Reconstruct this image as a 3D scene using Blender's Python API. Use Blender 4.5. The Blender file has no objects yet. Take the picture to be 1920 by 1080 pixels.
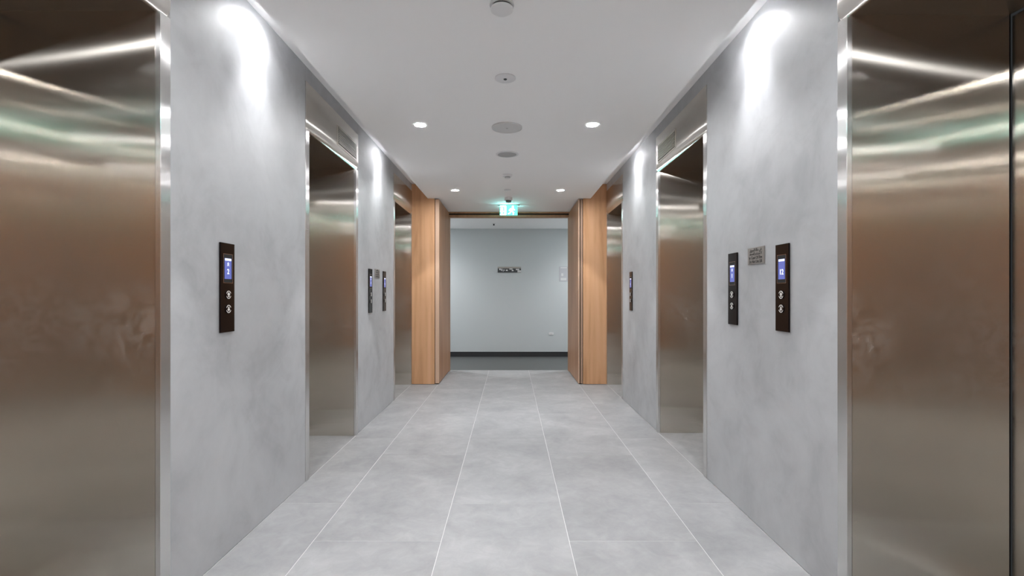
import bpy, bmesh, math, random
from mathutils import Vector, Matrix
random.seed(7)
SC = bpy.context.scene
COL = SC.collection

# ------------------------------------------------------------------ camera
F_PX = 907.0
EYE = 1.16
cam_d = bpy.data.cameras.new('camera'); cam = bpy.data.objects.new('camera', cam_d); COL.objects.link(cam)
cam.location = (0, 0, EYE); cam.rotation_euler = (math.pi / 2, 0, 0)
cam_d.sensor_width = 36.0; cam_d.lens = F_PX / 1920 * 36.0
cam_d.shift_x = 3 / 1920; cam_d.shift_y = 11 / 1920
cam_d.clip_start = 0.02; cam_d.clip_end = 60
SC.camera = cam

# ------------------------------------------------------------------ world, exposure
w = bpy.data.worlds.new('world'); SC.world = w; w.use_nodes = True
w.node_tree.nodes['Background'].inputs[0].default_value = (0.9, 0.95, 1, 1)
w.node_tree.nodes['Background'].inputs[1].default_value = 0.02
VS = SC.view_settings
VS.view_transform = 'Standard'; VS.look = 'None'; VS.gamma = 1.0; VS.use_curve_mapping = False
VS.exposure = 0.48
SC.cycles.max_bounces = 14; SC.cycles.glossy_bounces = 8; SC.cycles.diffuse_bounces = 8
SC.cycles.sample_clamp_indirect = 40.0

# light levels of the lobby lamps, one added pair included
P_SPOT = 28.0          # ceiling downlights
P_SLOT = 30.0          # lamps hidden in the side slots
LAMP_COL = (0.98, 0.985, 1.0)

# ------------------------------------------------------------------ measures
XL, XR = -1.265, 1.235          # wall faces
RL, RR = -1.060, 1.029          # edges of the lowered ceiling
ZC = 2.384                      # lowered ceiling
ZT = 2.57                       # top of the side slots
ZO = 2.18                       # lift opening height
ZP = 2.475                      # top of steel header
Y_REAR, Y_END, Y_DOOR = -2.5, 6.20, 7.22
Y_BACK = 8.95
OPEN_L = [(-1.42, -0.50), (0.82, 1.744), (3.035, 3.955), (5.285, 6.175)]
OPEN_R = [(-1.40, -0.46), (0.84, 1.770), (3.090, 4.035), (5.360, 6.175)]
JT = 0.052                      # jamb trim width

# ------------------------------------------------------------------ node helpers
def new_mat(name):
    m = bpy.data.materials.new(name); m.use_nodes = True
    nt = m.node_tree; b = nt.nodes['Principled BSDF']
    return m, nt, b
def N(nt, typ, **kw):
    n = nt.nodes.new(typ)
    for k, v in kw.items():
        if k in n.inputs: n.inputs[k].default_value = v
        else: setattr(n, k, v)
    return n
def ramp(nt, fac, stops):
    r = nt.nodes.new('ShaderNodeValToRGB')
    el = r.color_ramp.elements
    while len(el) < len(stops): el.new(0.5)
    for e, (p, c) in zip(el, stops):
        e.position = p; e.color = (c[0], c[1], c[2], 1)
    nt.links.new(fac, r.inputs[0]); return r
def simple(name, col, rough=0.5, metal=0.0, spec=0.5, emit=None, es=0.0):
    m, nt, b = new_mat(name)
    b.inputs['Base Color'].default_value = (*col, 1); b.inputs['Roughness'].default_value = rough
    b.inputs['Metallic'].default_value = metal; b.inputs['Specular IOR Level'].default_value = spec
    if emit:
        b.inputs['Emission Color'].default_value = (*emit, 1); b.inputs['Emission Strength'].default_value = es
    return m
def world_pos(nt):
    return nt.nodes.new('ShaderNodeNewGeometry').outputs['Position']

def mat_plaster():
    m, nt, b = new_mat('satin_cement_panel')
    pos = world_pos(nt)
    mp = N(nt, 'ShaderNodeMapping'); mp.inputs['Scale'].default_value = (1, 1, 1.05); nt.links.new(pos, mp.inputs[0])
    n1 = N(nt, 'ShaderNodeTexNoise', Scale=2.2, Detail=6.0, Roughness=0.6, Distortion=0.6); nt.links.new(mp.outputs[0], n1.inputs['Vector'])
    n2 = N(nt, 'ShaderNodeTexNoise', Scale=6.0, Detail=5.0, Roughness=0.6, Distortion=1.0); nt.links.new(mp.outputs[0], n2.inputs['Vector'])
    mx = N(nt, 'ShaderNodeMix', data_type='FLOAT'); mx.inputs[0].default_value = 0.28
    nt.links.new(n1.outputs[0], mx.inputs[2]); nt.links.new(n2.outputs[0], mx.inputs[3])
    r = ramp(nt, mx.outputs[0], [(0.30, (0.345, 0.352, 0.365)), (0.5, (0.455, 0.464, 0.478)), (0.72, (0.53, 0.539, 0.553))])
    nt.links.new(r.outputs[0], b.inputs['Base Color'])
    rr = N(nt, 'ShaderNodeMapRange'); rr.inputs['To Min'].default_value = 0.40; rr.inputs['To Max'].default_value = 0.56
    nt.links.new(n1.outputs[0], rr.inputs[0]); nt.links.new(rr.outputs[0], b.inputs['Roughness'])
    b.inputs['Specular IOR Level'].default_value = 0.65
    bp = N(nt, 'ShaderNodeBump', Strength=0.05, Distance=0.01); nt.links.new(n2.outputs[0], bp.inputs['Height']); nt.links.new(bp.outputs[0], b.inputs['Normal'])
    return m

def mat_tile():
    m, nt, b = new_mat('cement_look_porcelain')
    pos = world_pos(nt); oi = nt.nodes.new('ShaderNodeObjectInfo')
    off = N(nt, 'ShaderNodeVectorMath', operation='SCALE'); off.inputs[0].default_value = (31, 17, 7); nt.links.new(oi.outputs['Random'], off.inputs['Scale'])
    ad = N(nt, 'ShaderNodeVectorMath', operation='ADD'); nt.links.new(pos, ad.inputs[0]); nt.links.new(off.outputs[0], ad.inputs[1])
    n1 = N(nt, 'ShaderNodeTexNoise', Scale=2.6, Detail=7.0, Roughness=0.62, Distortion=0.5); nt.links.new(ad.outputs[0], n1.inputs['Vector'])
    n2 = N(nt, 'ShaderNodeTexNoise', Scale=11.0, Detail=5.0, Roughness=0.7, Distortion=0.8); nt.links.new(ad.outputs[0], n2.inputs['Vector'])
    mx = N(nt, 'ShaderNodeMix', data_type='FLOAT'); mx.inputs[0].default_value = 0.35
    nt.links.new(n1.outputs[0], mx.inputs[2]); nt.links.new(n2.outputs[0], mx.inputs[3])
    r = ramp(nt, mx.outputs[0], [(0.32, (0.255, 0.258, 0.264)), (0.52, (0.328, 0.331, 0.337)), (0.70, (0.41, 0.413, 0.418))])
    hs = N(nt, 'ShaderNodeHueSaturation'); nt.links.new(r.outputs[0], hs.inputs['Color'])
    mr = N(nt, 'ShaderNodeMapRange'); mr.inputs['To Min'].default_value = 0.95; mr.inputs['To Max'].default_value = 1.05
    nt.links.new(oi.outputs['Random'], mr.inputs[0]); nt.links.new(mr.outputs[0], hs.inputs['Value'])
    nt.links.new(hs.outputs[0], b.inputs['Base Color'])
    b.inputs['Roughness'].default_value = 0.5; b.inputs['Specular IOR Level'].default_value = 0.4
    return m

def mat_steel(name, col, rough, aniso, soffit=False, smudge=0.0, wave=0.0):
    """steel with a fine vertical grain: reflections are drawn out sideways"""
    m, nt, b = new_mat(name)
    nt.nodes.remove(b)
    gl = N(nt, 'ShaderNodeBsdfAnisotropic', distribution='MULTI_GGX')
    gl.inputs['Color'].default_value = (*col, 1)
    gl.inputs['Roughness'].default_value = rough; gl.inputs['Anisotropy'].default_value = -aniso
    out = nt.nodes['Material Output']; nt.links.new(gl.outputs[0], out.inputs['Surface'])
    g = nt.nodes.new('ShaderNodeNewGeometry')
    cr = N(nt, 'ShaderNodeVectorMath', operation='CROSS_PRODUCT'); nt.links.new(g.outputs['True Normal'], cr.inputs[0])
    cr.inputs[1].default_value = (0, 1, 0.02) if soffit else (0.01, 0.02, 1)
    nr = N(nt, 'ShaderNodeVectorMath', operation='NORMALIZE'); nt.links.new(cr.outputs[0], nr.inputs[0])
    nt.links.new(nr.outputs[0], gl.inputs['Tangent'])
    if smudge > 0:
        n1 = N(nt, 'ShaderNodeTexNoise', Scale=9.0, Detail=6.0, Roughness=0.7, Distortion=2.5); nt.links.new(g.outputs['Position'], n1.inputs['Vector'])
        n3 = N(nt, 'ShaderNodeTexNoise', Scale=3.0, Detail=2.0); nt.links.new(g.outputs['Position'], n3.inputs['Vector'])
        sp = nt.nodes.new('ShaderNodeSeparateXYZ'); nt.links.new(g.outputs['Position'], sp.inputs[0])
        a = N(nt, 'ShaderNodeMapRange'); a.inputs[1].default_value = 0.55; a.inputs[2].default_value = 0.95; nt.links.new(sp.outputs[2], a.inputs[0])
        c = N(nt, 'ShaderNodeMapRange'); c.inputs[1].default_value = 1.35; c.inputs[2].default_value = 1.05; nt.links.new(sp.outputs[2], c.inputs[0])
        mu = N(nt, 'ShaderNodeMath', operation='MULTIPLY'); nt.links.new(a.outputs[0], mu.inputs[0]); nt.links.new(c.outputs[0], mu.inputs[1])
        t = N(nt, 'ShaderNodeMapRange'); t.inputs[1].default_value = 0.42; t.inputs[2].default_value = 0.72; nt.links.new(n1.outputs[0], t.inputs[0])
        t3 = N(nt, 'ShaderNodeMapRange'); t3.inputs[1].default_value = 0.36; t3.inputs[2].default_value = 0.58; nt.links.new(n3.outputs[0], t3.inputs[0])
        mu2 = N(nt, 'ShaderNodeMath', operation='MULTIPLY'); nt.links.new(mu.outputs[0], mu2.inputs[0]); nt.links.new(t.outputs[0], mu2.inputs[1])
        mu3 = N(nt, 'ShaderNodeMath', operation='MULTIPLY'); nt.links.new(mu2.outputs[0], mu3.inputs[0]); nt.links.new(t3.outputs[0], mu3.inputs[1])
        # greasy hand marks: a thin dull film over the metal
        df = N(nt, 'ShaderNodeBsdfDiffuse'); df.inputs['Color'].default_value = (0.42, 0.36, 0.32, 1)
        fa = N(nt, 'ShaderNodeMath', operation='MULTIPLY'); nt.links.new(mu3.outputs[0], fa.inputs[0]); fa.inputs[1].default_value = smudge
        ms = nt.nodes.new('ShaderNodeMixShader'); nt.links.new(fa.outputs[0], ms.inputs[0]); nt.links.new(gl.outputs[0], ms.inputs[1]); nt.links.new(df.outputs[0], ms.inputs[2])
        nt.links.new(ms.outputs[0], out.inputs['Surface'])
    if wave > 0:
        nz = N(nt, 'ShaderNodeTexNoise', Scale=1.6, Detail=1.0); nt.links.new(g.outputs['Position'], nz.inputs['Vector'])
        bp = N(nt, 'ShaderNodeBump', Strength=wave, Distance=0.05); nt.links.new(nz.outputs[0], bp.inputs['Height']); nt.links.new(bp.outputs[0], gl.inputs['Normal'])
    return m

def mat_wood(name='cherry_veneer', k=(1, 1, 1)):
    m, nt, b = new_mat(name)
    tc = nt.nodes.new('ShaderNodeNewGeometry'); oi = nt.nodes.new('ShaderNodeObjectInfo')
    off = N(nt, 'ShaderNodeVectorMath', operation='SCALE'); off.inputs[0].default_value = (5, 3, 9); nt.links.new(oi.outputs['Random'], off.inputs['Scale'])
    ad = N(nt, 'ShaderNodeVectorMath', operation='ADD'); nt.links.new(tc.outputs['Position'], ad.inputs[0]); nt.links.new(off.outputs[0], ad.inputs[1])
    mp = N(nt, 'ShaderNodeMapping'); mp.inputs['Scale'].default_value = (1, 1, 0.10); nt.links.new(ad.outputs[0], mp.inputs[0])
    n1 = N(nt, 'ShaderNodeTexNoise', Scale=7.0, Detail=5.0, Roughness=0.55, Distortion=0.8); nt.links.new(mp.outputs[0], n1.inputs['Vector'])
    wv = N(nt, 'ShaderNodeTexWave', Scale=4.0, Distortion=7.0, Detail=3.0); wv.inputs['Detail Scale'].default_value = 1.2; nt.links.new(mp.outputs[0], wv.inputs['Vector'])
    mx = N(nt, 'ShaderNodeMix', data_type='FLOAT'); mx.inputs[0].default_value = 0.10
    nt.links.new(n1.outputs[0], mx.inputs[2]); nt.links.new(wv.outputs[1], mx.inputs[3])
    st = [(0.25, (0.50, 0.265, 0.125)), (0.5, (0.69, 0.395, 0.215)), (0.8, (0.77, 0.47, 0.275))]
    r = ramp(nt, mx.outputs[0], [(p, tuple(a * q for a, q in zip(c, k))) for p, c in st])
    nt.links.new(r.outputs[0], b.inputs['Base Color'])
    b.inputs['Roughness'].default_value = 0.42; b.inputs['Specular IOR Level'].default_value = 0.4
    return m

M = {}
M['plaster'] = mat_plaster()
M['tile'] = mat_tile()
M['grout'] = simple('pale_grout', (0.66, 0.66, 0.66), 0.8)
M['steel'] = mat_steel('brushed_steel', (0.715, 0.672, 0.61), 0.19, 0.88, smudge=0.5)
M['steel_door'] = mat_steel('brushed_steel_door', (0.715, 0.672, 0.61), 0.16, 0.86, smudge=0.5)
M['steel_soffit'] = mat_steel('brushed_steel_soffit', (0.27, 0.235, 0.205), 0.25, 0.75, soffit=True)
M['steel_trim'] = mat_steel('polished_steel_trim', (0.80, 0.79, 0.78), 0.25, 0.8)
M['steel_header'] = mat_steel('polished_steel_header', (0.72, 0.69, 0.65), 0.17, 0.7, wave=0.08)
M['black'] = simple('black_recess', (0.01, 0.01, 0.01), 0.7)
M['ceiling'] = simple('white_ceiling_paint', (0.95, 0.95, 0.95), 0.85, spec=0.2)
M['wood'] = mat_wood()
M['wood_leaf_shaded'] = mat_wood('brown_shaded_veneer', (0.62, 0.58, 0.58))  # cherry wood darkened: a browner leaf tone plus shade put into the colour
M['louvre'] = simple('satin_steel_louvre', (0.62, 0.59, 0.54), 0.35, metal=0.5)
M['wood_rear'] = simple('dark_stained_veneer', (0.46, 0.19, 0.05), 0.45)
M['wood_pale'] = simple('pale_wood_edge', (0.66, 0.46, 0.33), 0.5)
M['wall_grey'] = simple('grey_wall_paint', (0.56, 0.59, 0.60), 0.8, spec=0.25)
M['dark_floor'] = simple('dark_grey_vinyl', (0.095, 0.099, 0.098), 0.45)
M['skirting'] = simple('charcoal_skirting', (0.025, 0.027, 0.03), 0.4)
M['white_plastic'] = simple('white_plastic', (0.78, 0.78, 0.79), 0.5)
M['grey_grille'] = simple('pale_grey_grille', (0.66, 0.66, 0.66), 0.7)
M['dark_grille'] = simple('mid_grey_lens', (0.45, 0.45, 0.45), 0.6)
M['dark_plastic'] = simple('dark_plastic', (0.04, 0.045, 0.05), 0.4)
M['lamp'] = simple('lamp_lens', (1, 1, 1), 0.5, emit=LAMP_COL, es=500.0)
M['slot_lamp'] = simple('slot_lamp_lens', (1, 1, 1), 0.5, emit=LAMP_COL, es=420.0)
M['panel_black'] = simple('black_glass_plate', (0.007, 0.004, 0.004), 0.14, spec=0.15)
M['screen'] = simple('blue_screen', (0.02, 0.02, 0.05), 0.2, emit=(0.085, 0.11, 0.36), es=1.0)
M['screen_white'] = simple('screen_white', (0.1, 0.1, 0.1), 0.2, emit=(0.8, 0.85, 1.0), es=1.0)
M['screen_soft'] = simple('screen_pale_blue', (0.1, 0.1, 0.1), 0.2, emit=(0.45, 0.5, 0.85), es=1.0)
M['chrome'] = simple('chrome', (0.85, 0.85, 0.85), 0.12, metal=1.0)
M['bronze_line'] = simple('screen_frame_metal', (0.55, 0.42, 0.36), 0.25, metal=1.0)
M['plaque'] = simple('engraved_plate', (0.34, 0.32, 0.30), 0.35, metal=0.5)
M['ink'] = simple('black_ink', (0.02, 0.02, 0.02), 0.6)
M['icon'] = simple('silver_icon', (0.82, 0.80, 0.77), 0.4)
M['paper'] = simple('notice_paper', (0.47, 0.47, 0.50), 0.7)
M['exit_green'] = simple('exit_green', (0.0, 0.3, 0.18), 0.3, emit=(0.16, 0.85, 0.55), es=1.2)
M['exit_white'] = simple('exit_white', (0.8, 0.8, 0.8), 0.3, emit=(0.38, 1.0, 1.0), es=20.0)
M['acrylic'] = simple('grey_acrylic_edge', (0.35, 0.38, 0.38), 0.2)

# ------------------------------------------------------------------ mesh helpers
def add_box(bm, x0, x1, y0, y1, z0, z1):
    v = [bm.verts.new((x, y, z)) for z in (z0, z1) for y in (y0, y1) for x in (x0, x1)]
    for f in ((0, 2, 3, 1), (4, 5, 7, 6), (0, 1, 5, 4), (1, 3, 7, 5), (3, 2, 6, 7), (2, 0, 4, 6)):
        bm.faces.new([v[i] for i in f])
def add_cyl(bm, c, r0, r1, h, axis='z', n=32, cap0=True, cap1=True):
    """frustum from c along axis by h (h may be negative), radius r0 -> r1"""
    rings = []
    for r, t in ((r0, 0), (r1, h)):
        ring = []
        for i in range(n):
            a = 2 * math.pi * i / n; p, q = r * math.cos(a), r * math.sin(a)
            co = {'z': (c[0] + p, c[1] + q, c[2] + t), 'y': (c[0] + p, c[1] + t, c[2] + q), 'x': (c[0] + t, c[1] + p, c[2] + q)}[axis]
            ring.append(bm.verts.new(co))
        rings.append(ring)
    for i in range(n):
        bm.faces.new((rings[0][i], rings[0][(i + 1) % n], rings[1][(i + 1) % n], rings[1][i]))
    if cap0: bm.faces.new(rings[0])
    if cap1: bm.faces.new(rings[1])
def add_lathe(bm, c, prof, n=40):
    """closed profile of (r, z) points spun about a vertical axis at c"""
    rings = []
    for r, z in prof:
        if r < 1e-6: rings.append([bm.verts.new((c[0], c[1], c[2] + z))])
        else: rings.append([bm.verts.new((c[0] + r * math.cos(2 * math.pi * i / n), c[1] + r * math.sin(2 * math.pi * i / n), c[2] + z)) for i in range(n)])
    for a, b_ in zip(rings[:-1], rings[1:]):
        for i in range(n):
            j = (i + 1) % n
            if len(a) == 1 and len(b_) == 1: continue
            if len(a) == 1: bm.faces.new((a[0], b_[j], b_[i]))
            elif len(b_) == 1: bm.faces.new((a[i], a[j], b_[0]))
            else: bm.faces.new((a[i], a[j], b_[j], b_[i]))
def add_poly(bm, pts, y0, y1):
    """extrude an (x, z) outline between y0 and y1"""
    a = [bm.verts.new((x, y0, z)) for x, z in pts]; c = [bm.verts.new((x, y1, z)) for x, z in pts]
    bm.faces.new(a); bm.faces.new(c[::-1])
    n = len(pts)
    for i in range(n): bm.faces.new((a[i], a[(i + 1) % n], c[(i + 1) % n], c[i]))
def obj(name, bm, mat, parent=None, smooth=False, bevel=0.0):
    bmesh.ops.recalc_face_normals(bm, faces=bm.faces)
    if bevel > 0:
        bmesh.ops.bevel(bm, geom=bm.edges[:], offset=bevel, segments=1, affect='EDGES', clamp_overlap=True)
    me = bpy.data.meshes.new(name); bm.to_mesh(me); bm.free()
    me.materials.append(M[mat])
    if smooth:
        for p in me.polygons: p.use_smooth = True
        try: me.set_sharp_from_angle(angle=math.radians(35))
        except Exception: pass
    o = bpy.data.objects.new(name, me); COL.objects.link(o)
    if parent: o.parent = parent
    return o
def box(name, x0, x1, y0, y1, z0, z1, mat, parent=None, bevel=0.0):
    bm = bmesh.new(); add_box(bm, min(x0, x1), max(x0, x1), min(y0, y1), max(y0, y1), min(z0, z1), max(z0, z1))
    return obj(name, bm, mat, parent, bevel=bevel)
def empty(name, loc=(0, 0, 0), rz=0.0, parent=None):
    o = bpy.data.objects.new(name, None); COL.objects.link(o); o.location = loc; o.rotation_euler = (0, 0, rz)
    o.empty_display_size = 0.05
    if parent: o.parent = parent
    return o
def tag(o, label, cat, group=None):
    o['label'] = label; o['category'] = cat
    if group: o['group'] = group
    return o
def struct(o):
    o['kind'] = 'structure'; return o
def text_mesh(body, size, extrude=0.0):
    cu = bpy.data.curves.new('txt', 'FONT'); cu.body = body; cu.size = size; cu.extrude = extrude; cu.offset = size * 0.018
    cu.align_x = 'CENTER'; cu.align_y = 'CENTER'; cu.resolution_u = 3
    t = bpy.data.objects.new('txt', cu); COL.objects.link(t)
    dg = bpy.context.evaluated_depsgraph_get(); dg.update()
    me = bpy.data.meshes.new_from_object(t.evaluated_get(dg))
    bpy.data.objects.remove(t); bpy.data.curves.remove(cu)
    return me
def text(name, body, size, x, y, z, mat, parent, sx=1.0, width=None):
    """text facing local -Y, centred on (x, z), lying at depth y"""
    me = text_mesh(body, size, 0.0004)
    R = Matrix(((sx, 0, 0, 0), (0, 0, -1, 0), (0, 1, 0, 0), (0, 0, 0, 1)))
    me.transform(R)
    if width:
        xs = [v.co.x for v in me.vertices]; k = width / max(1e-6, max(xs) - min(xs))
        mid = (max(xs) + min(xs)) / 2
        for v in me.vertices: v.co.x = (v.co.x - mid) * k
    me.transform(Matrix.Translation((x, y, z)))
    me.materials.clear(); me.materials.append(M[mat])
    o = bpy.data.objects.new(name, me); COL.objects.link(o); o.parent = parent
    return o

# ------------------------------------------------------------------ floor
floor = struct(empty('floor'))
box('grout_bed', XL - 0.75, XR + 0.75, Y_REAR - 0.05, Y_DOOR + 0.14, -0.06, -0.0012, 'grout', floor)
cols = [(XL, -0.926, 2.685), (-0.926, -0.325, 2.273), (-0.325, 0.276, 2.675), (0.276, 0.877, 2.273), (0.877, XR, 2.685)]
G = 0.0016
tile_cache = {}
for x0, x1, ph in cols:
    y = ph - 1.213 * 8
    while y < Y_DOOR + 0.14:
        a, c = max(y, Y_REAR), min(y + 1.213, Y_DOOR + 0.14)
        if c - a > 0.05:
            key = (round(x1 - x0, 4), round(c - a, 4))
            xc, yc = (x0 + x1) / 2, (a + c) / 2
            if key not in tile_cache:
                t = box('floor_tile', -(x1 - x0) / 2 + G, (x1 - x0) / 2 - G, -(c - a) / 2 + G, (c - a) / 2 - G, -0.01, 0.0, 'tile', floor, bevel=0.0008)
                tile_cache[key] = t.data
            else:
                t = bpy.data.objects.new('floor_tile', tile_cache[key]); COL.objects.link(t); t.parent = floor
            t.location = (xc, yc, 0)
        y += 1.213
for wx, s, ops in ((XL, -1, OPEN_L), (XR, 1, OPEN_R)):
    for y0, y1 in ops:
        box('floor_tile', wx + s * G, wx + s * 0.512, y0 + 0.001, y1 - 0.001, -0.01, 0.0, 'tile', floor, bevel=0.0008)
cf = struct(box('floor_corridor', -3.0, 3.0, Y_DOOR + 0.145, Y_BACK, -0.06, -0.001, 'dark_floor'))

# ------------------------------------------------------------------ ceiling
c0 = struct(box('ceiling', RL, RR, Y_REAR, Y_DOOR + 0.14, ZC, ZT, 'ceiling'))
c1 = struct(box('ceiling_slot', XL - 0.05, XR + 0.05, Y_REAR - 0.05, Y_DOOR + 0.14, ZT, ZT + 0.05, 'ceiling'))
c2 = struct(box('ceiling_corridor', -3.0, 3.0, Y_DOOR + 0.145, Y_BACK, ZC - 0.02, ZC + 0.04, 'ceiling'))

# ------------------------------------------------------------------ side walls: cement panels between and above the lift entrances
for nm, wx, s, ops in (('wall_left', XL, -1, OPEN_L), ('wall_right', XR, 1, OPEN_R)):
    wall = struct(empty(nm, (wx, 0, 0)))
    edges = [Y_REAR] + [v for y0, y1 in ops for v in (y0 - JT, y1 + JT)]
    edges[-1] = Y_END - 0.002
    for i in range(0, len(edges) - 1, 2):
        box('wall_panel', 0, s * 0.03, edges[i] + 0.0015, edges[i + 1] - 0.0015, 0.003, ZT, 'wood_rear' if i == 0 else 'plaster', wall)
    for i in range(1, len(edges), 2):
        box('wall_panel', 0, s * 0.03, edges[i] + 0.001, min(edges[i + 1] - 0.001, Y_END - 0.002), ZP + 0.002, ZT, 'plaster', wall)

# ------------------------------------------------------------------ far corridor
struct(box('wall_back', -3.0, 3.0, Y_BACK, Y_BACK + 0.05, -0.06, ZC + 0.04, 'wall_grey'))
struct(box('baseboard_back', -3.0, 3.0, Y_BACK - 0.014, Y_BACK, 0.0, 0.09, 'skirting'))
struct(box('wall_corridor_left', -3.05, -3.0, Y_DOOR + 0.14, Y_BACK, -0.06, ZC + 0.04, 'wall_grey'))
struct(box('wall_corridor_right', 3.0, 3.05, Y_DOOR + 0.14, Y_BACK, -0.06, ZC + 0.04, 'wall_grey'))
struct(box('wall_front_left', -3.0, -1.0, Y_DOOR + 0.142, Y_DOOR + 0.18, -0.06, ZC - 0.021, 'wall_grey'))
struct(box('wall_front_right', 0.96, 3.0, Y_DOOR + 0.142, Y_DOOR + 0.18, -0.06, ZC - 0.021, 'wall_grey'))

# ------------------------------------------------------------------ wooden end of the lobby
def cheek(nm, x_out, x_in, x_raft, label):
    """wooden facing panel; rises into the slot beside the lowered ceiling"""
    bm = bmesh.new()
    add_poly(bm, [(x_out, 0.004), (x_in, 0.004), (x_in, ZC - 0.002), (x_raft, ZC - 0.002), (x_raft, ZT - 0.002), (x_out, ZT - 0.002)], Y_END, Y_END + 0.03)
    o = obj(nm, bm, 'wood'); return tag(o, label, 'wood panel', 'cherry panels facing the lobby')
LPX, RPX = -0.972, 0.932
cheek('wood_facing_panel', XL, LPX, RL - 0.001, 'cherry wood facing panel between left steel reveal and open door leaf')
cheek('wood_facing_panel', XR, RPX, RR + 0.001, 'cherry wood facing panel between right steel reveal and open door leaf')
# the pocket the leaves stand against, jambs and header
struct(box('trim_1', LPX - 0.02, LPX - 0.002, Y_END + 0.03, Y_DOOR + 0.13, 0.0, ZC - 0.002, 'black'))
struct(box('trim_2', RPX + 0.002, RPX + 0.02, Y_END + 0.03, Y_DOOR + 0.13, 0.0, ZC - 0.002, 'black'))
df = tag(empty('door_frame', (0, Y_DOOR, 0)), 'cherry wood door frame around the opening to the grey corridor', 'door frame')
box('jamb', LPX, -0.913, 0.0, 0.135, 0.0, ZC - 0.075, 'wood_leaf_shaded', df)
box('jamb', RPX, 0.873, 0.0, 0.135, 0.0, ZC - 0.075, 'wood_leaf_shaded', df)
box('header', LPX, RPX, 0.03, 0.135, ZC - 0.075, ZC - 0.04, 'wood_leaf_shaded', df)  # darkened wood, the unlit header's shade is in its colour
box('track', LPX, RPX, 0.045, 0.125, ZC - 0.04, ZC - 0.02, 'black', df)
box('head_lining', LPX, RPX, 0.0, 0.135, ZC - 0.02, ZC - 0.001, 'wood_leaf_shaded', df)

def door_leaf(x0, x1, label, seals, handle_x):
    t = tag(empty('door_leaf', ((x0 + x1) / 2, (Y_END + Y_DOOR) / 2, 0)), label, 'door', 'open wooden door leaves')
    hw = abs(x1 - x0) / 2; y0 = Y_END + 0.004 - t.location.y; y1 = Y_DOOR - 0.006 - t.location.y
    z0, z1 = 0.012, ZC - 0.012
    body = box('slab', -hw, hw, y0 + 0.004, y1, z0, z1, 'wood_leaf_shaded', t, bevel=0.001)
    if not seals:
        e = box('lipping', -hw, hw, y0, y0 + 0.0035, z0, z1, 'wood_pale', t); e['label'] = 'pale solid timber edge lipping'
    else:
        e = box('lipping', -hw, -hw + 0.012, y0, y0 + 0.0035, z0, z1, 'wood_pale', t)
        box('lipping', hw - 0.012, hw, y0, y0 + 0.0035, z0, z1, 'wood_pale', t)
        sl = box('edge_seal', -hw + 0.016, -hw + 0.022, y0 - 0.002, y0 + 0.0035, z0, z1, 'dark_plastic', t); sl['label'] = 'dark brush seal in the leaf edge'
        box('edge_seal', hw - 0.022, hw - 0.016, y0 - 0.002, y0 + 0.0035, z0, z1, 'dark_plastic', t)
        box('lipping', -hw + 0.0225, hw - 0.0225, y0, y0 + 0.0035, z0, z1, 'wood', t)
    box('bottom_seal', -hw + 0.006, hw - 0.006, y0 + 0.01, y1 - 0.01, 0.001, z0, 'black', t)
    fx = hw if handle_x > 0 else -hw
    p = box('recessed_pull', fx - 0.0005, fx + math.copysign(0.0015, fx), y0 + 0.05, y0 + 0.085, 0.98, 1.20, 'bronze_line', t)
    p['label'] = 'slim vertical metal recessed pull'
    box('pull_slot', fx, fx + math.copysign(0.002, fx), y0 + 0.058, y0 + 0.077, 0.99, 1.19, 'wood_leaf_shaded', p)
    return t
door_leaf(-0.964, -0.915, 'open brown wood door leaf with pale edge, left of the doorway', False, 1)
door_leaf(0.872, 0.922, 'open brown wood door leaf with dark edge seals, right of the doorway', True, -1)

# wooden wall behind the camera, closed double doors
wr = struct(empty('wall_rear', (0, Y_REAR, 0)))
for i in range(4):
    xa = XL + (XR - XL) * i / 4; xb = XL + (XR - XL) * (i + 1) / 4
    box('wall_panel', xa + 0.002, xb - 0.002, -0.03, 0.0, 0.004, ZC - 0.002, 'wood_rear', wr)
box('wall_panel', XL, RL, -0.03, 0.0, ZC, ZT, 'wood_rear', wr); box('wall_panel', RR, XR, -0.03, 0.0, ZC, ZT, 'wood_rear', wr)

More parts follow.
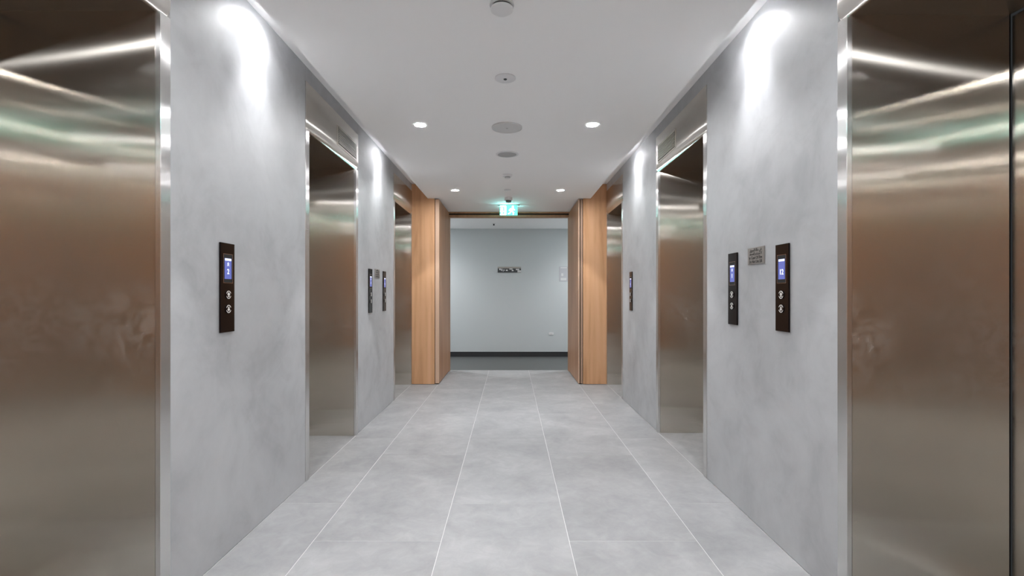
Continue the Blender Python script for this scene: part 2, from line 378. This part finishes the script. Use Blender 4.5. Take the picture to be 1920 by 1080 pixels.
# ------------------------------------------------------------------ lift entrances
def lift_entrance(wx, s, y0, y1, label, grille=False, last=False):
    """local frame: x along the wall (viewer's right), y into the wall, z up"""
    yc = (y0 + y1) / 2; hw = (y1 - y0) / 2
    rz = math.pi / 2 if s < 0 else -math.pi / 2
    t = tag(empty('lift_entrance', (wx, yc, 0), rz), label, 'elevator', 'steel lift entrances along the lobby')
    far = 1 if s < 0 else -1                     # local x sign of the end farther down the lobby
    D1, D2, D3 = 0.590, 0.596, 0.602              # end of reveal, start of lift frame, door plane
    pr = -0.004                                  # steel stands just proud of the wall
    for e in (-1, 1):
        wd = 0.02 if (last and e == far) else JT
        b0 = e * hw; b1 = e * (hw + wd)
        if not (last and e == far):
            box('jamb_trim', b0, b1, pr, 0.016, 0.0, ZO, 'steel_trim', t, bevel=0.0015)
        r = box('reveal_panel', b0, e * (hw + 0.012), 0.0165 if not (last and e == far) else 0.0, D1, 0.0, ZO, 'steel', t)
        box('shadow_gap', e * (hw + 0.006), e * (hw + 0.014), D1, D3, 0.0, ZO + 0.012, 'black', t)
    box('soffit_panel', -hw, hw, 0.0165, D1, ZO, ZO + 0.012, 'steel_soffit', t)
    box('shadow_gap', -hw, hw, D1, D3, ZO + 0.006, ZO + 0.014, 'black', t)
    xa = -(hw + JT); xb = hw + JT
    if last:
        if far > 0: xb = hw + 0.02
        else: xa = -(hw + 0.02)
    # header, slightly bowed sheet
    bm = bmesh.new(); n = 14; ny = 8
    rows = []
    for j in range(ny + 1):
        z = ZO + (ZP - ZO) * j / ny
        row = []
        for i in range(n + 1):
            u = i / n; x = xa + (xb - xa) * u
            k = max(0.0, 1 - (z - ZO) / 0.05)
            dy = pr - 0.004 * math.sin(math.pi * u) * math.sin(math.pi * j / ny) + 0.012 * k * k
            row.append(bm.verts.new((x, dy, z)))
        rows.append(row)
    for j in range(ny):
        for i in range(n): bm.faces.new((rows[j][i], rows[j][i + 1], rows[j + 1][i + 1], rows[j + 1][i]))
    bk = [[bm.verts.new((x, 0.0163, z)) for x in (xa, xb)] for z in (ZO, ZP)]
    bm.faces.new((bk[0][0], bk[1][0], bk[1][1], bk[0][1]))
    bm.faces.new([rows[0][i] for i in range(n + 1)] + [bk[0][1], bk[0][0]])
    bm.faces.new([rows[ny][i] for i in range(n, -1, -1)] + [bk[1][0], bk[1][1]])
    bm.faces.new([rows[j][0] for j in range(ny, -1, -1)] + [bk[0][0], bk[1][0]])
    bm.faces.new([rows[j][n] for j in range(ny + 1)] + [bk[1][1], bk[0][1]])
    obj('header_panel', bm, 'steel_header', t, smooth=True)
    for i, (u0, u1) in enumerate(((-hw, -0.0025), (0.0025, hw))):
        box('lift_door', u0, u1, D3, D3 + 0.025, 0.006, ZO - 0.004, 'steel_door', t)
    sill = box('threshold', -hw, hw, D1 - 0.075, D3 - 0.001, -0.005, 0.003, 'steel_trim', t)
    for k in range(3):
        box('groove', -hw, hw, D1 - 0.06 + k * 0.02, D1 - 0.054 + k * 0.02, 0.0026, 0.0036, 'black', sill)
    if grille:
        g0, g1 = far * (hw - 0.44), far * (hw - 0.015)
        ga, gb = min(g0, g1), max(g0, g1)
        z0, z1 = 2.245, 2.39
        gr = box('grille', ga, gb, -0.0105, -0.0045, z0, z1, 'louvre', t); gr['label'] = 'small louvred steel vent grille'
        box('grille_recess', ga + 0.012, gb - 0.012, -0.0115, -0.0107, z0 + 0.012, z1 - 0.012, 'black', gr)
        for k in range(9):
            zz = z0 + 0.02 + k * (z1 - z0 - 0.04) / 8
            box('louvre', ga + 0.012, gb - 0.012, -0.017, -0.0117, zz - 0.003, zz + 0.003, 'louvre', gr)
    return t
L_LAB = ['steel lift entrance behind the camera, left wall, by the wooden rear wall',
         'large brushed steel lift entrance at the left edge of the photo',
         'brushed steel lift entrance with vent grille, midway along left wall',
         'brushed steel lift entrance beside the wood panel, far end of left wall']
R_LAB = [l.replace('left', 'right') for l in L_LAB]
for i, (y0, y1) in enumerate(OPEN_L): lift_entrance(XL, -1, y0, y1, L_LAB[i], grille=(i == 2), last=(i == 3))
for i, (y0, y1) in enumerate(OPEN_R): lift_entrance(XR, 1, y0, y1, R_LAB[i], grille=(i == 2), last=(i == 3))

# ------------------------------------------------------------------ lamps
def spot(name, loc, power, deg, blend, radius, parent, aim=(0, 0, -1)):
    l = bpy.data.lights.new(name, 'SPOT'); l.energy = power; l.spot_size = math.radians(deg); l.spot_blend = blend
    l.shadow_soft_size = radius; l.color = LAMP_COL
    o = bpy.data.objects.new(name, l); COL.objects.link(o); o.parent = parent; o.location = loc
    o.rotation_euler = Vector(aim).to_track_quat('-Z', 'Y').to_euler()
    return o
def can_light(x, y, z, label, r, power, deg, blend, group, aim=(0, 0, -1)):
    """short surface can with the lens set back inside it"""
    t = tag(empty('slot_can_light', (x, y, z)), label, 'downlight', group)
    bm = bmesh.new(); add_lathe(bm, (0, 0, 0), [(r + 0.008, -0.0005), (r + 0.008, -0.022), (r + 0.002, -0.022), (r + 0.002, -0.0045)])
    obj('can', bm, 'white_plastic', t, smooth=True)
    bm = bmesh.new(); add_cyl(bm, (0, 0, -0.003), r, r, -0.001)
    obj('lens', bm, 'slot_lamp', t)
    spot('spot_lamp', (0, 0, -0.024), power, deg, blend, 0.022, t, aim)
    return t
def downlight(x, y, z, label, r, power, deg, blend, group, aim=(0, 0, -1)):
    t = tag(empty('ceiling_downlight', (x, y, z)), label, 'downlight', group)
    bm = bmesh.new(); add_lathe(bm, (0, 0, 0), [(r + 0.009, -0.0005), (r + 0.009, -0.003), (r, -0.004), (r, -0.0005)])
    obj('trim_ring', bm, 'white_plastic', t, smooth=True)
    bm = bmesh.new(); add_cyl(bm, (0, 0, -0.001), r, r, -0.001)
    obj('lens', bm, 'lamp', t)
    spot('spot_lamp', (0, 0, -0.02), power, deg, blend, 0.03, t, aim)
    return t
spots = {5.71: 'nearest the exit sign', 3.50: 'beside the large round speaker', 1.29: 'above the nearest steel entrance', -0.92: 'behind the camera', -2.05: 'added to brighten the wooden rear wall'}  # rearmost pair is added, off the lamp spacing, to brighten the steel reflections
for y, wd in spots.items():
    for x, sd in ((-0.652, 'left'), (0.592, 'right')):
        downlight(x, y, ZC, 'lit round %s-hand ceiling downlight %s' % (sd, wd), 0.04, P_SPOT, 76, 0.18, 'downlights in the lowered ceiling')
for wx, s, ys, sd in ((XL, -1, (-2.0, 0.16, 2.39, 4.60), 'left'), (XR, 1, (-2.0, 0.19, 2.43, 4.68), 'right')):
    for y, wd in zip(ys, ('behind the camera', 'level with the camera', 'over the nearest cement wall bay', 'over the far cement wall bay')):
        can_light(wx - s * 0.10, y, ZT, 'small lamp hidden in the %s ceiling slot %s' % (sd, wd), 0.026, P_SLOT, 64, 1.0, 'lamps in the ceiling slots', aim=(s * 0.05, 0, -1))
# corridor lamp beyond the doorway, out of sight behind the wall
for x in (-2.0, 2.0):
    downlight(x, 8.15, ZC - 0.02, 'corridor ceiling downlight %s of the doorway' % ('left' if x < 0 else 'right'), 0.05, 44, 150, 0.6, 'corridor downlights')

# ------------------------------------------------------------------ ceiling fittings
def fitting(name, y, x, label, cat):
    return tag(empty(name, (x, y, ZC)), label, cat)
def lathe_part(name, prof, mat, parent, n=40):
    bm = bmesh.new(); add_lathe(bm, (0, 0, 0), prof, n); return obj(name, bm, mat, parent, smooth=True)
t = fitting('smoke_detector', 2.04, -0.036, 'white smoke detector with dark vents at the top edge of the photo', 'smoke detector')
lathe_part('base', [(0, -0.0005), (0.05, -0.0005), (0.052, -0.008), (0.046, -0.012), (0, -0.012)], 'white_plastic', t)
lathe_part('vent_ring', [(0.042, -0.012), (0.044, -0.022), (0, -0.022)], 'dark_plastic', t)
lathe_part('cap', [(0.047, -0.020), (0.047, -0.028), (0.036, -0.036), (0, -0.038)], 'white_plastic', t)
t = fitting('sprinkler_cover', 2.74, -0.029, 'flat white round cover plate with a tiny dark centre hole', 'sprinkler')
lathe_part('cover_plate', [(0, -0.0005), (0.058, -0.0005), (0.060, -0.005), (0.056, -0.0075), (0, -0.008)], 'white_plastic', t)
lathe_part('nozzle', [(0, -0.008), (0.010, -0.008), (0.008, -0.012), (0, -0.012)], 'dark_plastic', t, 16)
t = fitting('ceiling_speaker', 3.55, -0.025, 'large round pale grey ceiling speaker between the two nearer downlights', 'speaker')
lathe_part('rim', [(0.104, -0.0005), (0.112, -0.0005), (0.112, -0.010), (0.106, -0.011), (0.104, -0.006)], 'grey_grille', t)
lathe_part('grille', [(0, -0.0005), (0.104, -0.0005), (0.104, -0.008), (0, -0.009)], 'grey_grille', t)
lathe_part('badge', [(0, -0.009), (0.009, -0.009), (0.009, -0.0105), (0, -0.0105)], 'dark_grille', t, 16)
t = fitting('unlit_downlight', 4.24, -0.028, 'unlit round recessed downlight with grey centre and white rim', 'downlight')
lathe_part('rim', [(0.081, -0.0005), (0.100, -0.0005), (0.100, -0.003), (0.084, -0.006), (0.081, -0.004)], 'white_plastic', t)
lathe_part('lens', [(0, -0.0005), (0.081, -0.0005), (0.081, -0.002), (0, -0.002)], 'dark_grille', t)
t = fitting('smoke_detector', 4.98, -0.030, 'small domed white smoke detector past the unlit downlight', 'smoke detector')
lathe_part('base', [(0, -0.0005), (0.050, -0.0005), (0.052, -0.010), (0.045, -0.018), (0, -0.018)], 'white_plastic', t)
lathe_part('sensor_ring', [(0, -0.018), (0.029, -0.018), (0.027, -0.032), (0, -0.032)], 'dark_grille', t)
lathe_part('cap', [(0, -0.032), (0.024, -0.032), (0.018, -0.040), (0, -0.041)], 'white_plastic', t)
t = fitting('sprinkler_cover', 5.69, -0.036, 'faint small round white cover plate level with the far downlights', 'sprinkler')
lathe_part('cover_plate', [(0, -0.0005), (0.036, -0.0005), (0.037, -0.003), (0.034, -0.0045), (0, -0.005)], 'white_plastic', t)
lathe_part('gap_ring', [(0.038, -0.0005), (0.041, -0.0005), (0.041, -0.0012), (0.038, -0.0012)], 'grey_grille', t)
t = fitting('heat_detector', 6.15, -0.024, 'small white detector with dark lower ring just in front of exit sign', 'detector')
lathe_part('base', [(0, -0.0005), (0.051, -0.0005), (0.051, -0.034), (0.047, -0.038), (0, -0.038)], 'white_plastic', t)
lathe_part('sensor_ring', [(0, -0.038), (0.036, -0.038), (0.033, -0.062), (0, -0.062)], 'dark_plastic', t)
lathe_part('cap', [(0, -0.062), (0.014, -0.062), (0.012, -0.070), (0, -0.071)], 'white_plastic', t, 20)
t = tag(empty('ceiling_sprinkler', (-0.283, 8.27, ZC - 0.02)), 'tiny sprinkler head on the grey corridor ceiling beyond the doorway', 'sprinkler')
lathe_part('rosette', [(0, -0.0005), (0.03, -0.0005), (0.026, -0.008), (0, -0.009)], 'white_plastic', t, 20)
lathe_part('deflector', [(0, -0.009), (0.012, -0.009), (0.012, -0.03), (0.02, -0.034), (0, -0.036)], 'dark_plastic', t, 20)

# ------------------------------------------------------------------ exit signs
def exit_sign(x, y, label):
    t = tag(empty('exit_sign', (x, y, ZC)), label, 'exit sign', 'green exit signs')
    box('mounting_plate', -0.152, 0.152, -0.03, 0.03, -0.008, -0.0005, 'acrylic', t, bevel=0.001)
    pn = box('lit_panel', -0.122, 0.122, -0.005, 0.005, -0.148, -0.008, 'exit_green', t, bevel=0.001)
    box('edge', -0.122, 0.122, -0.006, 0.006, -0.152, -0.1482, 'acrylic', t)
    for sd in (-1, 1):
        ya, yb = (-0.0062, -0.0052) if sd < 0 else (0.0052, 0.0062)
        def pic(name, pts):
            bm = bmesh.new(); add_poly(bm, [(px * -sd, pz) for px, pz in pts], ya, yb); return obj(name, bm, 'exit_white', pn)
        # white doorway with arrow on one half, running figure on the other
        pic('doorway_mark', [(-0.115, -0.016), (-0.035, -0.016), (-0.035, -0.140), (-0.115, -0.140), (-0.115, -0.128), (-0.060, -0.128), (-0.060, -0.030), (-0.115, -0.030)])
        pic('arrow_mark', [(-0.108, -0.045), (-0.078, -0.045), (-0.078, -0.090), (-0.066, -0.090), (-0.093, -0.122), (-0.119, -0.090), (-0.108, -0.090)])
        hd = [(0.058 + 0.013 * math.cos(a * math.pi / 6), -0.030 + 0.013 * math.sin(a * math.pi / 6)) for a in range(12)]
        pic('figure_head', hd)
        pic('figure_body', [(0.020, -0.055), (0.050, -0.046), (0.066, -0.052), (0.086, -0.072), (0.078, -0.080), (0.062, -0.066), (0.056, -0.086),
                            (0.076, -0.106), (0.066, -0.138), (0.055, -0.136), (0.060, -0.112), (0.036, -0.094), (0.020, -0.122), (-0.008, -0.130), (-0.008, -0.120),
                            (0.012, -0.114), (0.030, -0.078), (0.034, -0.062), (0.022, -0.066), (0.012, -0.086), (0.002, -0.080)])
    return t
exit_sign(-0.024, 6.64, 'glowing green exit sign hanging in front of the doorway')
exit_sign(-0.02, 0.50, 'glowing green exit sign on the ceiling just above the camera')

# ------------------------------------------------------------------ call panels and plaques
def wall_root(name, wx, s, y, z=0.0):
    return empty(name, (wx, y, z), math.pi / 2 if s < 0 else -math.pi / 2)
def call_panel(wx, s, y, digits, icon, label):
    zb = 0.99
    t = tag(wall_root('lift_call_panel', wx, s, y, zb), label, 'call panel', 'black lift call panels')
    W, H = 0.053, 0.395
    box('plate', -W, W, -0.008, -0.0005, 0.0, H, 'panel_black', t, bevel=0.001)
    # display window: thin metal outline, dark glass, lit screen
    fz0, fz1, fw = 0.218, 0.347, 0.036
    fr = bmesh.new()
    for a in ((-fw, fw, fz1 - 0.0018, fz1), (-fw, fw, fz0, fz0 + 0.0018), (-fw, -fw + 0.0022, fz0 + 0.0019, fz1 - 0.0019), (fw - 0.0022, fw, fz0 + 0.0019, fz1 - 0.0019)):
        add_box(fr, a[0], a[1], -0.0096, -0.0081, a[2], a[3])
    obj('display_frame', fr, 'bronze_line', t)
    box('display_glass', -fw + 0.003, fw - 0.003, -0.0088, -0.0081, fz0 + 0.0025, fz1 - 0.0025, 'black', t)
    sc = box('screen', -0.026, 0.026, -0.0094, -0.0089, 0.236, 0.328, 'screen', t)
    box('title_bar', -0.024, 0.024, -0.0098, -0.0095, 0.317, 0.327, 'screen_white', sc)
    if icon:
        # upward double chevron above the digit
        for k in range(2):
            zc = 0.296 + k * 0.008
            bm = bmesh.new(); add_poly(bm, [(-0.007, zc - 0.004), (0, zc + 0.003), (0.007, zc - 0.004), (0.007, zc), (0, zc + 0.007), (-0.007, zc)], -0.0099, -0.0095)
            obj('direction_mark', bm, 'screen_white', sc)
    text('floor_number', digits, 0.032 if len(digits) < 2 else 0.034, 0.0, -0.0099, 0.268, 'screen_white', sc)
    for k, zc in enumerate((0.166, 0.103)):
        bm = bmesh.new(); add_cyl(bm, (0, -0.0081, zc), 0.0195, 0.0185, -0.0035, 'y', 28)
        bt = obj('button', bm, 'panel_black', t, smooth=True); bt['label'] = 'round %s button' % ('up' if k == 0 else 'down')
        rg = bmesh.new(); n = 32
        for arc in ((0.12, 0.88), (1.12, 1.88)):
            m_ = 14; prev = None
            for i in range(m_ + 1):
                a = math.pi * (arc[0] + (arc[1] - arc[0]) * i / m_)
                q = [rg.verts.new((r * math.cos(a), yy, zc + r * math.sin(a))) for r, yy in ((0.0150, -0.0117), (0.0178, -0.0117), (0.0178, -0.0126), (0.0150, -0.0126))]
                if prev:
                    for e in range(4): rg.faces.new((prev[e], prev[(e + 1) % 4], q[(e + 1) % 4], q[e]))
                else: rg.faces.new(q)
                prev = q
            rg.faces.new(prev[::-1])
        obj('ring', rg, 'icon', bt)
        d = 1 if k == 0 else -1
        bm = bmesh.new(); add_poly(bm, [(-0.004, zc - 0.010 * d), (0.004, zc - 0.010 * d), (0.004, zc), (0.0105, zc), (0, zc + 0.0115 * d), (-0.0105, zc), (-0.004, zc)], -0.0128, -0.0117)
        obj('arrow', bm, 'icon', bt)
    return t
call_panel(XL, -1, 2.152, '2', True, 'black lift call panel showing 2 on the nearest left wall')
call_panel(XL, -1, 4.355, '1', True, 'black lift call panel on far left wall, before the plaque')
call_panel(XL, -1, 4.840, '1', False, 'black lift call panel on far left wall, past the plaque')
call_panel(XR, 1, 2.187, '12', False, 'black lift call panel showing 12 on the right wall')
call_panel(XR, 1, 2.674, '1', True, 'narrow looking black call panel showing 1, right wall past the plaque')
call_panel(XR, 1, 4.935, '1', False, 'black lift call panel on the far right wall bay')

def plaque(wx, s, y, label, w=0.16, h=0.084, z=1.31):
    t = tag(wall_root('fire_notice_plaque', wx, s, y, z), label, 'plaque', 'engraved lift fire notices')
    box('plate', -w / 2, w / 2, -0.006, -0.0005, 0, h, 'plaque', t, bevel=0.0008)
    # two lines of Arabic (presentation forms, set right to left), two of English
    a1 = ''.join(reversed('\uFED3\uFEF2 \uFEA3\uFE8E\uFEDF\uFE94 \uFE8D\uFEDF\uFEA4\uFEAE\uFEF3\uFED6'))
    a2 = ''.join(reversed('\uFEFB \uFE97\uFEB4\uFE98\uFEA8\uFEAA\uFEE1 \uFE8D\uFEDF\uFEE4\uFEBC\uFECC\uFEAA'))
    text('notice_text', a1, 0.020, 0, -0.0062, h * 0.84, 'ink', t, width=w * 0.72)
    text('notice_text', a2, 0.020, 0, -0.0062, h * 0.62, 'ink', t, width=w * 0.76)
    text('notice_text', 'In Case Of Fire', 0.0215, 0, -0.0062, h * 0.38, 'ink', t, width=w * 0.80)
    text('notice_text', 'Do Not Use Lift', 0.0215, 0, -0.0062, h * 0.15, 'ink', t, width=w * 0.80)
    return t
plaque(XR, 1, 2.426, 'small engraved metal fire notice between the two right call panels')
plaque(XL, -1, 4.585, 'small grey metal fire notice between the two far left call panels')

# ------------------------------------------------------------------ far wall fittings
t = tag(empty('wall_sign', (-0.02, Y_BACK, 1.555)), 'small black and silver sign with white marks on the corridor wall', 'sign')
box('plate', -0.215, 0.215, -0.012, -0.0005, 0.0, 0.105, 'dark_plastic', t, bevel=0.001)
box('top_band', -0.215, 0.215, -0.013, -0.0121, 0.075, 0.105, 'plaque', t)
for x0, x1, z0, z1 in ((-0.185, -0.160, 0.045, 0.072), (-0.150, -0.132, 0.030, 0.068), (-0.118, -0.108, 0.018, 0.058), (-0.095, -0.085, 0.030, 0.055),
                       (-0.062, -0.030, 0.028, 0.052), (0.000, 0.060, 0.055, 0.072), (0.045, 0.078, 0.026, 0.046), (0.120, 0.185, 0.045, 0.066)):
    box('mark', x0, x1, -0.0135, -0.0121, z0, z1, 'white_plastic', t)
box('end_band', 0.150, 0.215, -0.0132, -0.0121, 0.004, 0.040, 'grey_grille', t)
t = tag(empty('wall_notice', (0.985, Y_BACK, 1.39)), 'grey paper notice on the corridor wall, half hidden by the doorway', 'notice')
box('sheet', -0.085, 0.085, -0.004, -0.0005, 0.0, 0.275, 'paper', t)
box('heading', -0.06, 0.06, -0.0046, -0.0041, 0.245, 0.262, 'grey_grille', t)
box('text_block', -0.045, -0.005, -0.0046, -0.0041, 0.10, 0.15, 'grey_grille', t)
box('text_block', -0.055, 0.05, -0.0046, -0.0041, 0.02, 0.065, 'grey_grille', t)
t = tag(empty('wall_socket', (0.755, Y_BACK, 0.40)), 'small white socket plate low on the grey corridor wall', 'socket')
box('plate', -0.043, 0.043, -0.008, -0.0005, 0, 0.045, 'white_plastic', t, bevel=0.001)
box('switch', -0.02, 0.02, -0.010, -0.0081, 0.012, 0.033, 'grey_grille', t)
